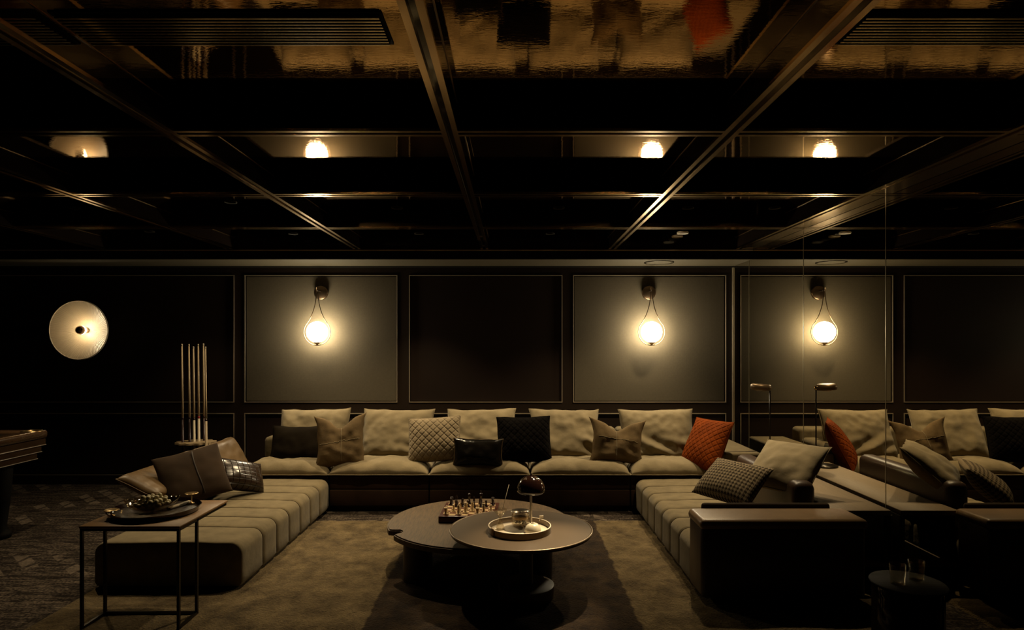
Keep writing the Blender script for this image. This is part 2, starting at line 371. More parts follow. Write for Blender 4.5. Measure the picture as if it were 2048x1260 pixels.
boxes('corner_bead', [(XM-.012, XM-.002, YW-.012, YW, 0, SZ)], M['bead'], wb)
struct(boxes('baseboard_back', [(-8, XM-.01, YW-.018, YW, 0, .085)], M['stile']))
# soffit along the back wall
so = struct(box('trim_1', (-8, XM-.003, 6.33, YW, SZ, 2.7), M['soffit']), 'dropped soffit above the back wall')
boxes('soffit_face', [(-8, XM-.003, 6.322, 6.33, SZ+.004, 2.6)], M['beam'], so)
boxes('gap_shade_strip', [(-8, XM-.003, YW-.035, YW-.001, SZ-.012, SZ)], M['black'], so)  # black strip stands for the shade where soffit meets wall
boxes('bead', [(-8, XM-.003, 6.312, 6.322, CZ-.012, CZ-.004)], M['bead'], so)
# speaker disc in the soffit
sp = thing('ceiling_speaker', (1.487, 6.54, SZ), 'flat round speaker grille set in the soffit above the right wall lamp', 'speaker')
lathe('grille', [(0, -.006), (.12, -.006), (.14, -.004), (.14, 0)], M['soffit'], sp, 32)
lathe('ring', [(.14, -.007), (.150, -.007), (.150, 0)], M['blackmetal'], sp, 32)
# mirror wall
wr_ = struct(box('wall_right', (XM+.012, XM+.08, -4, YW+.1, 0, 2.7), M['black']), 'wall clad in tall bronze-tinted mirror panels')
joints = [YW, 6.43, 5.224, 4.07, 2.9, 1.74, .58, -.6, -1.8, -3.0, -4]
for a, b_ in zip(joints, joints[1:]):
    box('mirror_panel', (XM, XM+.010, b_+.002, a-.002, .0, 2.69), M['mirror'], wr_)
    if a < YW: box('joint_strip', (XM-.0015, XM+.002, a-.0035, a+.0035, 0, 2.69), M['joint'], wr_)

# ------------------------------------------------------------------ coffered ceiling
XB = [-.284 + 1.2535*k for k in range(-6, 3)]; HW = .0375
YB = [5.18, 4.037, 2.86, 1.705, .58, -.58, -1.74, -2.9]
ce = struct(box('ceiling', (-8, XM, -4, YW, 2.60, 2.7), M['black']), 'coffered ceiling of mirror-gloss lacquered panels')
xe = [-8] + XB + [XM]; ye = [6.33] + YB + [-4]
for i in range(len(xe)-1):
    for j in range(len(ye)-1):
        x0 = xe[i]+(HW if i else 0); x1 = xe[i+1]-(HW if i < len(xe)-2 else 0)
        y1 = ye[j]-(HW if j else 0); y0 = ye[j+1]+(HW if j < len(ye)-2 else 0)
        box('ceiling_panel', (x0, x1, y0, y1, HZ, HZ+.04), M['lacquer'], ce)
        e = .003
        boxes('bead', [(x0, x0+e, y0, y1, HZ-.0028, HZ), (x1-e, x1, y0, y1, HZ-.0028, HZ)], M['dimbead'], ce)
SW = .024
n_t = 2
for x in XB:
    b_ = struct(box('trim_%d' % n_t, (x-HW, x+HW, -4, 6.322, CZ+.014, HZ+.01), M['beam'])); n_t += 1
    for s in (-1, 1):
        xa, xb = sorted((x+s*HW, x+s*(HW-SW))); box('metal_strip', (xa, xb, -4, 6.32, CZ, CZ+.014), M['bronze'], b_)
for y in YB:
    segs = [((xe[i]+(HW if i else 0)), xe[i+1]-(HW if i < len(xe)-2 else 0)) for i in range(len(xe)-1)]
    b_ = struct(boxes('trim_%d' % n_t, [(a, c, y-HW, y+HW, CZ+.014, HZ+.01) for a, c in segs], M['beam'])); n_t += 1
    for s in (-1, 1):
        ya, yb = sorted((y+s*HW, y+s*(HW-SW))); boxes('metal_strip', [(a, c, ya, yb, CZ+.0005, CZ+.014) for a, c in segs], M['bronze'], b_)
b_ = struct(box('trim_%d' % n_t, (XB[-1]+HW+.004, XM-.004, -4, 6.32, CZ+.002, HZ-.01), M['bronze']), 'bronze edge strip where the ceiling meets the mirror')
# air grilles
def grille(x0, x1, label):
    g = thing('air_grille', ((x0+x1)/2, 2.14, HZ), label, 'vent')
    hw = (x1-x0)/2
    box('backing', (-hw, hw, -.11, .11, -.004, -.001), M['black'], g)
    for k in range(10):
        y = -.09+.02*k; box('slat', (-hw+.01, hw-.01, y-.004, y+.004, -.016, -.004), M['slat'], g)
    return g
grille(-1.48, -.42, 'black slatted linear air grille in the ceiling left of the centre beam')
grille(1.12, 2.12, 'black slatted linear air grille in the ceiling beside the mirror wall')
grille(-2.72, -1.62, 'black slatted linear air grille at the far left of the ceiling')
# downlights
for y in (6.05, 6.25):
    d = thing('downlight', (1.60, y, HZ), 'small pale round ceiling spot, %s of the pair' % ('nearer' if y < 6.1 else 'farther'), 'lamp')
    lathe('ring', [(.034, -.004), (.042, -.009), (.052, -.008), (.055, 0)], M['downwhite'], d, 24)
    lathe('lens', [(0, -.003), (.034, -.003), (.034, -.004)], M['downwhite'], d, 24)

for (x, y) in SPOTS:
    lathe('unseen_spot_baffle', [(.036, 0), (.045, -.004), (.045, 0)], M['black'], ce, 20, c=(x, y, HZ))  # rings added for the unseen spots

# ------------------------------------------------------------------ wall lamps
def sconce(cx, label):
    g = thing('wall_lamp', (cx, YW, 1.637), label, 'wall lamp', group='teardrop globe wall lamps')
    cy = -.152
    c = lathe('canopy', [(0, -.034), (.068, -.034), (.074, -.028), (.074, 0)], M['loop'], g, 32, c=(0, 0, .425), axis='y')
    tube('arm', [(0, -.03, .44), (0, cy, .44)], .007, M['blackmetal'], g)
    Rr = .141; pts = []
    a0 = R(38)
    start = (Rr*math.cos(a0), Rr*math.sin(a0)); tx, tz = -math.sin(a0), math.cos(a0)
    up = []
    P0 = Vector((start[0], 0, start[1])); P1 = P0 + Vector((tx, 0, tz))*.10; P2 = Vector((.016, 0, .28)); P3 = Vector((.009, 0, .40))
    for k in range(1, 15):
        t = k/14; up.append(P0*(1-t)**3 + P1*3*t*(1-t)**2 + P2*3*t*t*(1-t) + P3*t**3)
    up += [Vector((.009, 0, .47)), Vector((-.009, 0, .47))]
    left = [Vector((-p.x, 0, p.z)) for p in reversed(up[:14])]
    arc = [Vector((Rr*math.cos(a), 0, Rr*math.sin(a))) for a in [math.pi - a0 + (math.pi+2*a0)*k/36 for k in range(0, 37)]]
    path = up + left + arc[:-1] + [P0]
    path = [p + Vector((0, cy, 0)) for p in path]
    tube('loop', path[:-1], .0042, M['loop'], g, n=8, closed=True)
    lathe('globe', [((.110)*math.sin(math.pi*k/20), -(.110)*math.cos(math.pi*k/20)) for k in range(21)], M['globe'], g, 40, c=(0, cy, 0))
    lathe('socket', [(0, -.137), (.012, -.137), (.012, -.128), (.036, -.118), (.040, -.105), (0, -.105)], M['bronze'], g, 24, c=(0, cy, 0))
    return g
sconce(-2.070, 'glowing white globe in a metal teardrop loop, left panel of the back wall')
sconce(1.456, 'glowing white globe in a metal teardrop loop, right panel beside the mirror')

# dish lamp
g = thing('dish_lamp', (-4.52, YW, 1.655), 'round ribbed dish wall lamp glowing at far left above the pool table', 'wall lamp')
bm = bmesh.new(); nA, nR = 360, 14; rings = []
for j in range(nR+1):
    t = j/nR; r = .02+.285*t; ring = []
    for i in range(nA):
        a = 2*math.pi*i/nA; fl_ = .0028*math.cos(90*a)*min(1, t*3)
        y = -.12 - .13*t**2.2 + fl_
        ring.append(bm.verts.new((r*math.cos(a), y, r*math.sin(a))))
    rings.append(ring)
for a, b2 in zip(rings, rings[1:]):
    for i in range(nA): bm.faces.new((a[i], a[(i+1) % nA], b2[(i+1) % nA], b2[i]))
from_bm('dish', bm, M['dish'], g, True)
tube('rim', [(.306*math.cos(2*math.pi*k/72), -.25, .306*math.sin(2*math.pi*k/72)) for k in range(72)], .006, M['white'], g, closed=True)
lathe('stem', [(.05, 0), (.05, -.03), (.02, -.035), (.02, -.12), (.03, -.13), (.02, -.16)], M['chrome'], g, 24, axis='y')
lathe('bulb', [(.02, -.15), (.033, -.17), (.045, -.20), (.045, -.215)], mat('bulb_glow', (1,1,1), .2, emit=(1, .82, .52), es=30), g, 24, axis='y')
lathe('chrome_cap', [(.046, -.214), (.046, -.225), (.036, -.252), (.018, -.264), (0, -.267)], M['chrome'], g, 24, axis='y')
point(-4.50, YW-.215, 1.655, 1.5, .04)

# ------------------------------------------------------------------ rug
bm = bmesh.new(); nx, ny = 170, 130; X0, X1, Y0, Y1 = -2.57, 2.2, 2.3, 5.42
vv = {}
for i in range(nx+1):
    for j in range(ny+1):
        x = X0+(X1-X0)*i/nx; y = Y0+(Y1-Y0)*j/ny; ed = i in (0, nx) or j in (0, ny)
        ex_ = .006*noise.noise(Vector((x*8, y*8, 2)))
        z = 0.001 if ed else .018 + .005*noise.noise(Vector((x*7, y*7, 0))) + .004*noise.noise(Vector((x*22, y*22, 3)))
        vv[i, j] = bm.verts.new((x+(ex_ if ed else 0), y+(ex_ if ed else 0), z))
for i in range(nx):
    for j in range(ny): bm.faces.new((vv[i, j], vv[i+1, j], vv[i+1, j+1], vv[i, j+1]))
tag(from_bm('rug', bm, M['rug'], None, True), 'mottled tan shag rug with a dark brown band down the middle', 'rug')
bm = None

# ------------------------------------------------------------------ sofas
def chaise_mesh(x0, x1, y0, y1, zb, zt, seams, rad=.07, gd=.012):
    """channelled upholstery: rounded-rect cross-section swept along y with sewn channels"""
    bm = bmesh.new()
    cs = []          # cross-section in (x, z): up the left, over the top, down the right
    w_ = x1-x0
    cs += [(x0+.012, zb), (x0, zb+.02), (x0, zb+.08), (x0, zt-rad-.04)]
    for k in range(0, 9): a = math.pi-math.pi/2*k/8; cs.append((x0+rad+rad*math.cos(a), zt-rad+rad*math.sin(a)))
    for k in range(1, 8): cs.append((x0+rad+(w_-2*rad)*k/8, zt+.006*math.sin(math.pi*k/8)))
    for k in range(0, 9): a = math.pi/2-math.pi/2*k/8; cs.append((x1-rad+rad*math.cos(a), zt-rad+rad*math.sin(a)))
    cs += [(x1, zt-rad-.04), (x1, zb+.08), (x1, zb+.02), (x1-.012, zb)]
    ys = sorted(set([y0, y0+.003, y0+.008, y0+.015, y0+.035, y0+.06, y1-.06, y1-.035, y1-.015, y1] +
        [v for s in seams for v in (s-.035, s-.018, s-.008, s-.003, s, s+.003, s+.008, s+.018, s+.035)] + [y0+(y1-y0)*k/28 for k in range(1, 28)]))
    cx, cz = (x0+x1)/2, zb
    rings = []
    for y in ys:
        e = min(y-y0, y1-y); k = 0 if e > .03 else .012*(1-math.sqrt(max(0, 1-(1-e/.03)**2)))
        d = min(abs(y-s) for s in seams)
        gr = gd*math.exp(-(d/.012)**2) + .004*math.exp(-(d/.05)**2)
        ring = []
        for (x, z) in cs:
            dx, dz = x-cx, z-cz; f = 1 - (k+gr)/(w_/2)
            nzv = .004*noise.noise(Vector((x*9, y*9, z*9)))
            ring.append(bm.verts.new((cx+dx*f, y, cz+(dz*(1-(k+gr)/.3) if dz > .0 else dz)+nzv*(dz > .05))))
        rings.append(ring)
    for a, b_ in zip(rings, rings[1:]):
        for i in range(len(cs)-1): bm.faces.new((a[i], a[i+1], b_[i+1], b_[i]))
    bm.faces.new(rings[0]); bm.faces.new(rings[-1][::-1])
    lines = []
    for s in seams:
        f = 1-(gd-.0035)/(w_/2); fz = 1-(gd-.0035)/.3
        lines.append([(cx+(x-cx)*f, s, cz+(z-cz)*fz) for x, z in cs[1:-1]])
    return bm, lines
# left chaise
lc = thing('chaise_lounge', (-2.1, 4.8, 0), 'long low taupe suede chaise with sewn channels, left side behind the wire table', 'sofa', group='channelled chaises facing each other')
ox, oy = -2.1, 4.8
bmc, seam_lines = chaise_mesh(-2.555-ox, -1.65-ox, 3.894-oy, 5.73-oy, .035, .30, [v-oy for v in (4.235, 4.48, 4.725, 4.97, 5.215, 5.46)])
auto(from_bm('upholstery', bmc, M['suede_seat'], lc, True), 50)
for q in seam_lines: tube('seam', q, .0016, M['base'], lc, n=5)
box('plinth', (-2.50-ox, -1.70-ox, 3.95-oy, 5.68-oy, .019, .05), M['plinth'], lc)
# leather back pads on the outer edge
pillow('back_pad', (-2.475, 5.34, .485), (-28, 0, 90), .96, .40, .17, M['leather'], 'tan leather back pad on the left chaise, farther one', piping=M['leather'],
       group='tan leather back pads on the left chaise', cat='cushion', pinch=.02, ex=6, p=.5, sag=.05, wr=.012, seed=3)
pillow('back_pad', (-2.64, 4.74, .49), (-64, 0, 90), .52, .32, .10, M['leather'], 'tan leather back pad on the left chaise, nearer one behind the brown pillow', piping=M['leather'],
       group='tan leather back pads on the left chaise', cat='cushion', pinch=.02, ex=6, p=.5, sag=.05, wr=.012, seed=9)
# right chaise
rc = thing('chaise_lounge', (1.55, 4.8, 0), 'long low taupe suede chaise with sewn channels, right side by the mirror', 'sofa', group='channelled chaises facing each other')
ox, oy = 1.55, 4.8
bmc, seam_lines = chaise_mesh(1.09-ox, 1.95-ox, 3.94-oy, 5.73-oy, .035, .30, [v-oy for v in (4.235, 4.48, 4.725, 4.97, 5.215, 5.46)])
auto(from_bm('upholstery', bmc, M['suede_seat'], rc, True), 50)
for q in seam_lines: tube('seam', q, .0016, M['base'], rc, n=5)
box('plinth', (1.14-ox, 1.90-ox, 3.98-oy, 5.68-oy, .019, .05), M['plinth'], rc)
box('backrest', (1.80-ox, 1.945-ox, 4.10-oy, 5.2-oy, .29, .62), M['dark_shade_leather'], rc, .05, 4)
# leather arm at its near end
ar = box('armrest', (1.075-1.55, 2.02-1.55, -.135, .135, .045, .47), M['dark_shade_leather'], rc, .03, 4); ar.location = (0, 3.79-4.8, 0); ar['label'] = 'wide leather armrest with shade painted into its body'
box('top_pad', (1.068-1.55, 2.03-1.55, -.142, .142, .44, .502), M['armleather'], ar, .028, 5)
box('foot', (1.15-1.55, 1.95-1.55, -.1, .1, .019, .05), M['plinth'], ar)
box('rear_pad', (1.16-1.55, 1.95-1.55, .142, .185, .31, .525), M['brownpillow'], ar, .02, 4)

# back sofa modules
edges = [-2.44, -1.66, -.757, .150, 1.050, 1.83]
mlabel = ['left corner section of the long suede sofa, under the charcoal pillow', 'second section of the long suede sofa from the left, under the quilted beige pillow',
          'middle section of the long suede sofa, under the glossy black lumbar pillow', 'fourth section of the long suede sofa, behind the mushroom lamp',
          'right corner section of the long suede sofa, under the rust pillow']
for k in range(5):
    a, b_ = edges[k], edges[k+1]; cx = (a+b_)/2; hw = (b_-a)/2
    s = thing('sofa_section', (cx, 6.15, 0), mlabel[k], 'sofa', group='sections of the long back sofa')
    box('base', (-hw+.004, hw-.004, -.40, .58, .20, .325), M['base'], s, .012, 2)
    box('lower_base', (-hw+.004, hw-.004, -.405, .58, .05, .198), M['base'], s, .01, 2)
    box('plinth', (-hw+.06, hw-.06, -.34, .46, .0, .055), M['plinth'], s)
    me, rim = pillow_mesh('seat_cushion', b_-a-.006, .72, .23, pinch=.0, ex=5, p=.55, sag=.12, wr=.016, seed=k+20, res=44, folds=.006, flat=.12)
    c = link('seat_cushion', me, M['suede'], s); c.location = (0, -.07, .338); c.rotation_euler = (R(-90), 0, 0)
    tube('piping', rim, .004, M['suede'], c, n=6, closed=True)
    box('backrest', (-hw+.004, hw-.004, .34, .56, .33, .655), M['suede_seat'], s, .04, 4)
    if k == 4: box('armrest', (hw-.16, hw, -.38, .33, .33, .57), M['suede_seat'], s, .04, 4)
    if k == 0: box('armrest', (-hw, -hw+.13, .1, .40, .33, .60), M['suede_seat'], s, .04, 4)
# corner ottoman block by the mirror
ot = thing('ottoman', (2.04, 6.28, 0), 'square taupe suede ottoman in the corner by the mirror', 'ottoman')
box('cushion', (-.19, .195, -.54, .54, .40, .53), M['suede_seat'], ot, .025, 4)
box('base', (-.185, .19, -.53, .53, .02, .395), M['base'], ot, .015, 3)
tube('seam', [(.19, -.44, .532), (.0, -.47, .533), (-.18, -.50, .532)], .002, M['plinth'], ot)

# back cushions
BC = [(629, 6.27, -3, .68), (796, 6.27, 1, .68), (963, 6.29, 0, .66), (1128, 6.27, 0, .67), (1312, 6.25, -5, .70)]
blab = ['big pale suede back cushion at the left end, behind the charcoal pillow', 'big pale suede back cushion second from the left, beside the quilted pillow',
        'big pale suede back cushion in the middle, mostly behind two pillows', 'big pale suede back cushion fourth from the left, right of the black velvet pillow',
        'big pale suede back cushion at the right end, behind the rust pillow']
for k, (px, y, rz, wd) in enumerate(BC):
    x = (px-1027)/1280*y
    pillow('back_cushion', (x, y-.03, .618), (-20, 2*(k % 2)-1, rz), wd, .52, .24, M['suede'], blab[k], piping=M['suede'], group='big suede back cushions',
           cat='cushion', pinch=.035, ex=4, p=.5, sag=.35, wr=.02, seed=k*3+1, res=56, folds=.026, ears=.03)

# scatter pillows
def pl(name, px, py, Y, rot, w_, h_, t_, m, label, **kw):
    return pillow(name, at(px, py, Y), rot, w_, h_, t_, m, label, **kw)
pl('pillow', 596, 889, 6.02, (-22, 0, 4), .50, .36, .15, M['charcoal'], 'plain charcoal pillow at the left end of the sofa', piping=M['charcoal'], pinch=.05, wr=.015, seed=31)
p1 = pl('pillow', 681, 884, 5.88, (-16, -3, 8), .43, .47, .17, M['patch'], 'light brown suede pillow with sewn patches and a chopped top, left of the sofa', pinch=.06, chop=.095, wr=.026, seed=12, ears=.12, folds=.008)
pl('pillow', 869, 879, 5.92, (-20, -4, -3), .49, .42, .16, M['quilt'], 'beige diamond-quilted pillow left of the glossy black one', piping=M['quilt'], pinch=.04, quilt=.068, wr=.006, seed=14, res=110)
pl('pillow', 956, 905, 5.80, (-14, 1, 0), .45, .25, .14, M['gloss_leather'], 'glossy black leather lumbar pillow', piping=M['leather'], pinch=.06, wr=.02, seed=15)
pl('pillow', 1048, 879, 5.93, (-17, -1, 3), .50, .43, .17, M['blackvelvet'], 'black velvet pillow in the middle of the sofa', piping=M['blackvelvet'], pinch=.05, quilt=.06, qd=.006, wr=.01, seed=16, res=90)
p2 = pl('pillow', 1234, 884, 5.92, (-16, 4, 0), .47, .39, .17, M['patch'], 'light brown suede pillow with sewn patches and a chopped top, right of the sofa', pinch=.05, chop=.085, wr=.026, seed=18, ears=.14, folds=.008)
pl('pillow', 1412, 888, 5.84, (-27, 0, -62), .46, .48, .17, M['orange'], 'rust orange diamond-quilted pillow', piping=M['orange'], pinch=.04, quilt=.062, wr=.006, seed=19, res=110)
for p_, s in ((p1, 1), (p2, -1)):   # welted seams across the patch pillows
    me = p_.children[0].data
    def surf(u, v, W_, H_):
        best = min((vt for vt in me.vertices if vt.co.y < 0), key=lambda vt: (vt.co.x-u*W_)**2+(vt.co.z-v*H_)**2); return (best.co.x, best.co.y-.001, best.co.z)
    W_, H_ = .2, .2
    tube('seam', [surf(.04*s, -.92+1.56*q/24, W_, H_) for q in range(25)], .0022, M['suede'], p_, n=6)
    tube('seam', [surf(-.9+1.8*q/24, (.1 if s < 0 else -.02)+.10*(-.9+1.8*q/24)*s, W_, H_) for q in range(25)], .0022, M['suede'], p_, n=6)
# right chaise pillows
pl('pillow', 1463, 962, 4.40, (-48, 0, -62), .50, .34, .15, M['hound'], 'houndstooth wool lumbar pillow on the right chaise', group='pillows on the chaises', pinch=.04, wr=.008, seed=21)
pl('pillow', 1572, 932, 4.40, (-48, 0, -54), .47, .42, .18, M['suede'], 'large pale suede pillow leaning on the right chaise backrest', piping=M['suede'], group='pillows on the chaises', pinch=.05, wr=.018, seed=22)
# left chaise pillows
pb = pl('pillow', 386, 951, 4.78, (-28, -10, 40), .46, .40, .15, M['brownpillow'], 'dark brown suede pillow with a strap seam on the left chaise', group='pillows on the chaises', pinch=.03, wr=.01, seed=23)
tube('strap', [(.03, -.045, .17), (.02, -.066, .08), (.02, -.073, 0), (.025, -.076, -.08), (.03, -.058, -.17)], .005, M['plinth'], pb)
pl('pillow', 478, 950, 5.10, (-34, 16, 52), .42, .26, .16, M['croc'], 'black crocodile-embossed leather bolster pillow on the left chaise', group='pillows on the chaises', pinch=.03, wr=.006, seed=24)

# ------------------------------------------------------------------ console by the mirror with lamp
cn = thing('console', (2.15, 4.78, 0), 'low pale oak console running along the mirror wall', 'console')
CY = 4.78
box('top', (1.975-2.15, 2.337-2.15, 3.96-CY, 5.60-CY, .445, .476), M['console'], cn, .003, 1)
box('shelf', (1.985-2.15, 2.33-2.15, 3.97-CY, 5.58-CY, .125, .145), M['console'], cn)
for (x, y) in ((1.99, 5.55), (2.30, 5.55), (2.30, 3.98), (1.99, 4.75), (2.30, 4.75), (1.99, 3.98)):
    box('leg', (x-2.15, x-2.15+.025, y-CY, y-CY+.02, 0, .445), M['blackmetal'], cn)
box('back_panel', (2.335-2.15, 2.345-2.15, 3.96-CY, 5.6-CY, .0, .445), M['darkwood'], cn)
tl = thing('table_lamp', (2.172, 5.42, .476), 'slim table lamp with a puck head on the console by the mirror', 'lamp')
lathe('base', [(0, 0), (.105, 0), (.108, .004), (.108, .012), (0, .014)], M['blackmetal'], tl, 36, c=(-.06, -.02, 0))
tube('pole', [(0, 0, .012), (0, 0, .665)], .006, M['blackmetal'], tl)
lathe('joint', [(0, .645), (.012, .645), (.014, .655), (.014, .675), (0, .68)], M['bronze'], tl, 16)
hd = lathe('head', [(0, .026), (.07, .026), (.082, .018), (.084, 0), (.080, -.022), (.074, -.024), (.070, -.01), (0, -.008)], M['headbronze'], tl, 36, c=(0, 0, 0))
hd.location = (-.082, -.01, .668); hd.rotation_euler = (0, R(4), 0)
ln = lathe('lens', [(.055, -.012), (.05, -.028), (.03, -.036), (0, -.038)], M['glass'], hd, 24)

# ------------------------------------------------------------------ coffee tables
def disc_table_top(name, r, z0, z1, m, parent, bev=.008, n=96, notch=None):
    bm = bmesh.new(); vs = []
    for i in range(n*2):
        a = 2*math.pi*i/(n*2); rr = r
        if notch:
            d = (a-notch[0]+math.pi) % (2*math.pi)-math.pi
            if abs(d) < notch[1]: rr = r-notch[2]*(1-(abs(d)/notch[1])**4)
        vs.append(bm.verts.new((rr*math.cos(a), rr*math.sin(a), z0)))
    f = bm.faces.new(vs)
    ret = bmesh.ops.extrude_face_region(bm, geom=[f]); ev = [v for v in ret['geom'] if isinstance(v, bmesh.types.BMVert)]
    bmesh.ops.translate(bm, verts=ev, vec=(0, 0, z1-z0))
    ed = [e for e in bm.edges if abs(e.verts[0].co.z-z1) < 1e-6 and abs(e.verts[1].co.z-z1) < 1e-6]
    bmesh.ops.bevel(bm, geom=ed, offset=bev, segments=2, affect='EDGES')
    return auto(from_bm(name, bm, m, parent), 40)
tA = thing('coffee_table', (-.233, 4.385, 0), 'large low round oak coffee table carrying the chess board', 'coffee table', group='overlapping coffee tables')
disc_table_top('table_top', .62, .262, .30, M['wood'], tA, notch=(R(207), .085, .07))
bm = bmesh.new()
for (a, dd) in ((R(222), .50), (R(-42), .52), (R(90), .45)):
    x, y = dd*math.cos(a), dd*math.sin(a)
    l = lathe('leg', [(.001, 0.019), (.092, .019), (.092, .262), (.001, .262)], M['darkwood'], tA, 6 if False else 28, c=(x, y, 0)); auto(l)
bm.free()
tB = thing('coffee_table', (.045, 3.853, 0), 'smaller higher round dark coffee table with a raised rim, holding the white tray', 'coffee table', group='overlapping coffee tables')
disc_table_top('table_top', .423, .378, .398, M['tableB'], tB, .004)
tube('rim', [(.425*math.cos(2*math.pi*k/96), .425*math.sin(2*math.pi*k/96), .394) for k in range(96)], .0065, M['rim'], tB, closed=True)
auto(lathe('column', [(.04, .09), (.04, .378), (.12, .378)], M['darkwood'], tB, 32, c=(.03, -.07, 0)))
auto(lathe('foot', [(0, .019), (.165, .019), (.165, .088), (.158, .092), (0, .092)], M['tableB'], tB, 48, c=(.03, -.07, 0)))

# white tray and what is on it
tr = thing('tray', (.036, 3.79, .3985), 'round white tray with a dark side on the dark coffee table', 'tray')
lathe('dish', [(0, .001), (.178, .001), (.178, .006), (0, .007)], M['white'], tr, 64)
auto(lathe('side', [(.177, .001), (.187, .001), (.187, .034), (.179, .034), (.178, .006)], M['trayside'], tr, 64))
tube('edge', [(.183*math.cos(2*math.pi*k/72), .183*math.sin(2*math.pi*k/72), .035) for k in range(72)], .0035, M['white'], tr, closed=True)
h_ = box('handle', (-.013, .013, -.003, .003, 0, .036), M['white'], tr, .003, 2); h_.location = (.135, .130, .022)
h_ = box('handle', (-.004, .004, -.016, .016, .0, .04), M['armleather'], tr, .003, 2); h_.location = (-.158, -.103, .005); h_.rotation_euler = (0, 0, R(30)); h_['label'] = 'dark leather strap handle'
TZ = .406
ml = thing('mushroom_lamp', (.106, 3.885, TZ), 'small table lamp with a smoked dome shade on a white stem', 'lamp')
lathe('base', [(0, 0), (.045, 0), (.046, .006), (.010, .010), (0, .011)], M['white'], ml, 32)
tube('stem', [(0, 0, .01), (0, 0, .19)], .0075, M['white'], ml, n=12)
lathe('diffuser', [(.006, .185), (.022, .188), (.034, .196), (.036, .202), (0, .203)], M['white'], ml, 32)
lathe('shade', [(.073, .196), (.084, .206), (.086, .218), (.080, .245), (.063, .274), (.038, .294), (.012, .302), (0, .303), (0, .299), (.036, .290), (.060, .270), (.077, .243), (.082, .218), (.079, .207), (.071, .199)], M['smoke'], ml, 48)
lathe('finial', [(.004, .302), (.007, .306), (.006, .312), (.002, .318), (0, .319)], M['chrome'], ml, 12)
lathe('bulb', [(0, .203), (.016, .206), (.02, .22), (.014, .236), (0, .24)], mat('lamp_bulb', (1,1,1), .3, emit=(1, .78, .5), es=25), ml, 20)
point(.106, 3.885, TZ+.19, .0, .03)
dm = thing('dome_lid', (.113, 3.74, TZ), 'cream ceramic dome on the white tray', 'ornament')
lathe('dome', [(0, 0), (.046, 0), (.049, .004), (.048, .018), (.040, .036), (.026, .048), (.010, .053), (.009, .051), (0, .050)], M['cream'], dm, 40)
lathe('knob_ring', [(.007, .0525), (.011, .053), (.011, .056), (.007, .056)], M['white'], dm, 20)
jr = thing('glass_candle', (.042, 3.875, TZ), 'squat glass jar candle with a steel lid on the white tray', 'jar')
lathe('glass_body', [(0, 0), (.045, 0), (.054, .01), (.056, .03), (.054, .083), (.0505, .083), (.052, .03), (.05, .013), (.042, .008), (0, .008)], M['glass'], jr, 40)
lathe('candle_wax', [(0, .046), (.0505, .046), (.050, .064), (0, .064)], M['tea'], jr, 32)
for q in range(7):
    a = q*.9; lathe('petal', [(0, -.006), (.009, -.003), (.011, .003), (.004, .008), (0, .008)], M['cream'], jr, 10, c=(.028*math.cos(a), .028*math.sin(a), .019+.004*(q % 3)))
lathe('lid', [(0, .084), (.057, .084), (.058, .087), (.057, .091), (0, .092)], M['steel'], jr, 40)
hg = thing('glass_diffuser', (-.079, 3.80, TZ), 'waisted hourglass-shaped glass holding a thin stick on the white tray', 'vase')
lathe('glass_body', [(0, 0), (.027, 0), (.028, .004), (.007, .062), (.006, .067), (.044, .118), (.0425, .119), (.004, .069), (.0045, .060), (.025, .005), (0, .004)], M['glass'], hg, 36)
tube('stick', [(0, 0, .065), (.052, .05, .255)], .0012, M['paper'], hg, n=6)

# chess board
BX, BYY, BT = -.305, 4.50, .346
cb = thing('chess_board', (BX, BYY, .3005), 'wooden box chess board on the oak coffee table', 'chess board', (0, 0, R(-2)))
box('box', (-.195, .195, -.195, .195, 0, .045), M['boardbox'], cb, .004, 2)
o = box('squares', (-.172, .172, -.172, .172, -.0005, .0008), M['checker'], cb); o.location = (0, 0, .0452)
def prof(kind):
    b = [(0, 0), (.0135, 0), (.0135, .004), (.010, .008), (.0075, .011)]
    k = {'pawn': [(.0045, .024), (.008, .026), (.0045, .028), (.0075, .034), (.0065, .041), (0, .044)],
      'rook': [(.007, .030), (.010, .032), (.0105, .042), (.0075, .042), (.0075, .039), (0, .039)],
      'knight': [(.006, .018), (.0085, .022), (.0085, .024), (0, .026)],
      'bishop': [(.005, .036), (.0085, .038), (.005, .041), (.008, .049), (.005, .057), (.002, .060), (.0025, .063), (0, .064)],
      'queen': [(.005, .045), (.009, .047), (.0055, .050), (.010, .062), (.006, .064), (.003, .067), (0, .069)],
      'king': [(.0055, .048), (.0095, .050), (.006, .053), (.010, .066), (.007, .069), (0, .070)]}[kind]
    return b + k
meshes = {}
def piece_mesh(kind, m):
    if (kind, m) in meshes: return meshes[kind, m]
    bm = bmesh.new(); lathe_bm(bm, prof(kind), 16)
    if kind == 'king': bx(bm, -.0015, .0015, -.0012, .0012, .069, .082); bx(bm, -.005, .005, -.0012, .0012, .074, .077)
    if kind == 'knight':
        pts = [(-.007, .022), (.008, .022), (.009, .034), (.005, .047), (.001, .054), (-.003, .050), (-.011, .042), (-.010, .038), (-.003, .039)]
        lo = [bm.verts.new((x, -.0045, z)) for x, z in pts]; hi = [bm.verts.new((x, .0045, z)) for x, z in pts]
        bm.faces.new(lo); bm.faces.new(hi[::-1])
        for i in range(len(pts)): j = (i+1) % len(pts); bm.faces.new((lo[i], hi[i], hi[j], lo[j]))
    bmesh.ops.recalc_face_normals(bm, faces=bm.faces)
    me = bpy.data.meshes.new('chess_piece'); bm.to_mesh(me); bm.free(); me.materials.append(M[m])
    if kind != 'knight':
        for p_ in me.polygons: p_.use_smooth = True
    meshes[kind, m] = me; return me
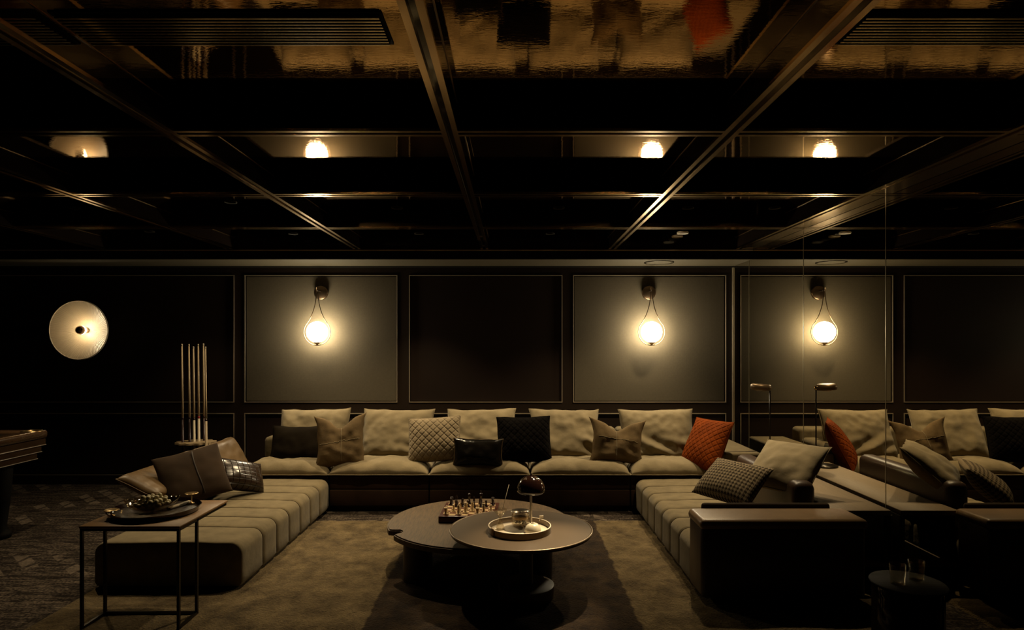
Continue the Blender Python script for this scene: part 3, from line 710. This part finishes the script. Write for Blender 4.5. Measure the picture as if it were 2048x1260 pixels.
W = [('rook', 0, 0), ('knight', 2, 2), ('bishop', 2, 0), ('queen', 3, 1), ('king', 6, 0), ('bishop', 4, 2), ('knight', 5, 1), ('rook', 5, 0),
     ('pawn', 0, 1), ('pawn', 1, 2), ('pawn', 2, 1), ('pawn', 3, 3), ('pawn', 4, 3), ('pawn', 5, 2), ('pawn', 6, 1), ('pawn', 7, 2)]
Bk = [('rook', 0, 7), ('knight', 2, 5), ('bishop', 1, 6), ('queen', 3, 7), ('king', 5, 7), ('bishop', 4, 5), ('knight', 5, 5), ('rook', 7, 7),
      ('pawn', 0, 6), ('pawn', 1, 5), ('pawn', 2, 6), ('pawn', 3, 5), ('pawn', 4, 4), ('pawn', 5, 6), ('pawn', 6, 5), ('pawn', 7, 6)]
for lst, m, cn_ in ((W, 'boxwood', 'pale wooden'), (Bk, 'ebony', 'dark wooden')):
    for kind, i, j in lst:
        o = bpy.data.objects.new('chess_'+kind, piece_mesh(kind, m)); COL.objects.link(o)
        a = R(-2); x, y = (i-3.5)*.043, (j-3.5)*.043
        o.location = (BX+x*math.cos(a)-y*math.sin(a), BYY+x*math.sin(a)+y*math.cos(a), BT); o.rotation_euler = (0, 0, random.uniform(0, 6))
        o.scale = (1.15, 1.15, 1.15)
        single = kind in ('king', 'queen')
        side = '' if kind in ('king', 'queen', 'pawn') else (', nearer the left edge' if sum(1 for q in lst if q[0] == kind and q[1] < i) == 0 else ', nearer the right edge')
        tag(o, '%s chess %s standing on the board%s' % (cn_, kind, side), 'chess piece', group='%s chess %ss' % (cn_, kind))

# ------------------------------------------------------------------ wire side table at the left
st = thing('side_table', (-1.997, 3.61, 0), 'slim black wire side table with a tan top at the end of the left chaise', 'side table')
box('table_top', (-.262, .262, -.285, .275, .545, .558), M['tabletan'], st, .002, 1)
LX, YF, YR = .252, -.275, -.085; r_ = .007
for x in (-LX, LX):
    for y in (YF, YR): box('leg', (x-r_, x+r_, y-r_, y+r_, .019, .545), M['blackmetal'], st)
    box('floor_bar', (x-r_, x+r_, YF, YR, .019, .033), M['blackmetal'], st)
    box('top_bar', (x-r_, x+r_, YF, .265, .531, .545), M['blackmetal'], st)
for y in (YR,): box('floor_bar', (-LX, LX, y-r_, y+r_, .019, .033), M['blackmetal'], st)
for y in (YF,): box('top_bar', (-LX, LX, y-r_, y+r_, .531, .545), M['blackmetal'], st)
t2 = thing('tray', (-2.015, 3.60, .558), 'round dark textured tray on the wire side table', 'tray')
lathe('dish', [(0, .012), (.215, .012), (.222, .004), (.12, .001), (0, .001)], M['traydark'], t2, 64)
auto(lathe('side', [(.213, .012), (.226, .008), (.236, .030), (.232, .032), (.214, .014)], M['smoke'], t2, 64))
BZ = .5725
bo = thing('glass_bowl', (-2.035, 3.61, BZ), 'wavy-edged glass bowl of grapes on the dark tray', 'bowl')
bm = bmesh.new(); n = 48; rings = []
for (r, z, wv_) in ((.0, .0, 0), (.06, .0, 0), (.095, .014, .0), (.125, .036, .004), (.140, .060, .009), (.137, .061, .009), (.121, .038, .004), (.09, .018, 0), (.055, .005, 0), (.0, .005, 0)):
    rings.append([bm.verts.new((max(r, 1e-4)*math.cos(2*math.pi*i/n), max(r, 1e-4)*math.sin(2*math.pi*i/n), z+wv_*math.sin(8*math.pi*i/n))) for i in range(n)])
for a, b_ in zip(rings, rings[1:]):
    for i in range(n): bm.faces.new((a[i], a[(i+1) % n], b_[(i+1) % n], b_[i]))
bmesh.ops.remove_doubles(bm, verts=bm.verts, dist=2e-4)
from_bm('glass_body', bm, M['bowlglass'], bo, True)
gm = bpy.data.meshes.new('grape'); bm = bmesh.new(); bmesh.ops.create_uvsphere(bm, u_segments=12, v_segments=8, radius=.0125); bm.to_mesh(gm); bm.free()
gm.materials.append(M['grape'])
for p_ in gm.polygons: p_.use_smooth = True
k = 0; placed = []
while len(placed) < 46 and k < 4000:
    k += 1; a = random.uniform(0, 6.283); r = .085*math.sqrt(random.random()); lvl = random.choice((0, 1, 1, 2))
    x, y, z = r*math.cos(a)*(1-.2*lvl), r*math.sin(a)*(1-.2*lvl), .024+.02*lvl
    z += .012*(r/.085)
    if all((x-q[0])**2+(y-q[1])**2+(z-q[2])**2 > .0225**2 for q in placed):
        placed.append((x, y, z)); o = bpy.data.objects.new('grape', gm); COL.objects.link(o)
        o.location = (-2.035+x, 3.61+y, BZ+z); o.scale = (1, 1, random.uniform(.95, 1.2)); o.rotation_euler = (random.random(), random.random(), 0)
        tag(o, 'pale green grape heaped in the glass bowl', 'grape', group='grapes in the glass bowl')
bk = thing('box', (-1.925, 3.69, .5715), 'small pale closed box lying on the dark tray beside the bowl', 'box', (0, 0, R(76)))
box('body', (-.085, .085, -.013, .013, 0, .013), M['paper'], bk, .002, 1)
for (x, y, z0, h0, lab) in ((-2.18, 3.47, .5735, .028, 'brass disc-topped candle stand at the front of the dark tray'), (-1.885, 3.745, .5735, .055, 'brass disc-topped candle stand at the back of the dark tray')):
    c = thing('candle_stand', (x, y, z0), lab, 'candle holder', group='brass disc stands on the dark tray')
    lathe('foot', [(0, 0), (.018, 0), (.018, .004), (.004, .006), (.004, h0)], M['brass'], c, 20)
    lathe('disc', [(0, h0), (.03, h0), (.038, h0+.004), (.036, h0+.006), (.0, h0+.003)], M['brass'], c, 28)

# ------------------------------------------------------------------ cue rack and cues
RX, RY = -3.20, 6.45
rk = thing('cue_rack', (RX, RY, 0), 'round wooden floor rack for billiard cues against the back wall', 'rack')
def scallop(name, z, th):
    bm = bmesh.new(); n = 96
    vs = [bm.verts.new(((.185+.014*math.cos(12*2*math.pi*i/n))*math.cos(2*math.pi*i/n), (.185+.014*math.cos(12*2*math.pi*i/n))*math.sin(2*math.pi*i/n)*.8, z)) for i in range(n)]
    f = bm.faces.new(vs); ret = bmesh.ops.extrude_face_region(bm, geom=[f]); bmesh.ops.translate(bm, verts=[v for v in ret['geom'] if isinstance(v, bmesh.types.BMVert)], vec=(0, 0, th))
    return auto(from_bm(name, bm, M['rackwood'], rk), 50)
scallop('upper_plate', .51, .018)
lathe('base', [(0, 0), (.20, 0), (.20, .03), (.18, .045), (0, .045)], M['rackwood'], rk, 40)
for a in (45, 135, 225, 315):
    tube('post', [(.12*math.cos(R(a)), .095*math.sin(R(a)), .045), (.12*math.cos(R(a)), .095*math.sin(R(a)), .51)], .011, M['rackwood'], rk)
CUES = [(364, 688, -.02, 'cuedark', 'leftmost billiard cue in the rack, with a dark butt'), (378, 688, -.01, 'cuedark', 'second billiard cue from the left, with a black butt and pale ring'),
        (387, 693, .0, 'cuepale', 'third billiard cue from the left, with a pale marbled butt'), (396.5, 688, .01, 'cuered', 'billiard cue with a red collar on a pale butt'),
        (407, 687, .02, 'cuedark', 'second billiard cue from the right, slightly behind its neighbour'), (411, 693, -.03, 'rackwood', 'rightmost billiard cue in the rack, with a brown butt')]
for px, py, dy, bt, lab in CUES:
    y = RY+dy*3; x, _, zt = at(px, py, y)
    bxx = x+.012
    c = thing('billiard_cue', (bxx, y, .046), lab, 'billiard cue', group='billiard cues in the rack')
    dx = x-bxx; Ln = zt-.046
    f = lambda t: (dx*t, 0, Ln*t)
    tube('shaft', [f(.5), f(.7), f(.985)], 0, M['ash'], c, radii=[.0105, .0088, .0065])
    tube('tip', [f(.985), f(1.0)], .0062, M['cuepale'], c)
    tube('collar', [f(.485), f(.5)], .0112, M['cuered'] if bt == 'cuered' else M['cuedark'], c)
    tube('butt', [f(0), f(.1), f(.485)], 0, M['cuepale'] if bt == 'cuered' else M[bt], c, radii=[.0145, .015, .0112])

# ------------------------------------------------------------------ pool table
pt = thing('pool_table', (-4.49, 3.95, 0), 'polished wooden billiard table with green cloth at the left edge', 'billiard table')
PX, PY = .70, 1.27
box('cloth', (-PX+.1, PX-.1, -PY+.1, PY-.1, .74, .775), M['cloth'], pt)
for x in (-1, 1):
    a, b_ = sorted((x*PX, x*(PX-.12))); box('rail', (a, b_, -PY, PY, .745, .81), M['poolwood'], pt, .022, 4)
for y in (-1, 1):
    a, b_ = sorted((y*PY, y*(PY-.12))); box('rail', (-PX+.12, PX-.12, a, b_, .745, .81), M['poolwood'], pt, .022, 4)
for k, (z0, z1, ins) in enumerate(((.69, .742, .015), (.635, .688, .035), (.58, .633, .055))):
    boxes('apron', [(-PX+ins, PX-ins, -PY+ins, PY-ins, z0+.004, z1)], M['poolwood'], pt)
    boxes('apron_bead', [(-PX+ins-.004, PX-ins+.004, -PY+ins-.004, PY-ins+.004, z0, z0+.004)], M['bead'], pt)
for x in (-1, 1):
    for y in (-1, 1):
        cx, cy = x*(PX-.22), y*(PY-.25); lathe('leg', [(0, 0), (.09, 0), (.09, .04), (.06, .08), (.085, .3), (.1, .5), (.1, .58)], M['black'], pt, 24, c=(cx, cy, 0))
        p_ = lathe('pocket', [(.075, 0), (.075, .006), (.05, .006), (.05, -.02), (0, -.03)], M['brass'], pt, 24, c=(x*(PX-.08), y*(PY-.08), .806))

# ------------------------------------------------------------------ dark side table near the camera on the right
dt = thing('side_table', (1.86, 3.02, 0), 'low black lacquered drum table in the dark at the bottom right', 'side table')
auto(lathe('drum', [(0, 0), (.14, 0), (.15, .01), (.15, .36), (.145, .37), (0, .37)], M['beam'], dt, 40))
lathe('glass_top', [(0, .3705), (.16, .3705), (.163, .376), (.16, .382), (0, .382)], M['black'], dt, 40)
for (x, y, lab) in ((1.80, 3.0, 'clear drinking glass on the black drum table, left one'), (1.92, 3.05, 'clear drinking glass on the black drum table, right one')):
    tag(lathe('drinking_glass', [(0, 0), (.032, 0), (.036, .09), (.0345, .09), (.030, .006), (0, .006)], M['glass'], None, 28), lab, 'glass', group='glasses on the drum table').location = (x, y, .3825)
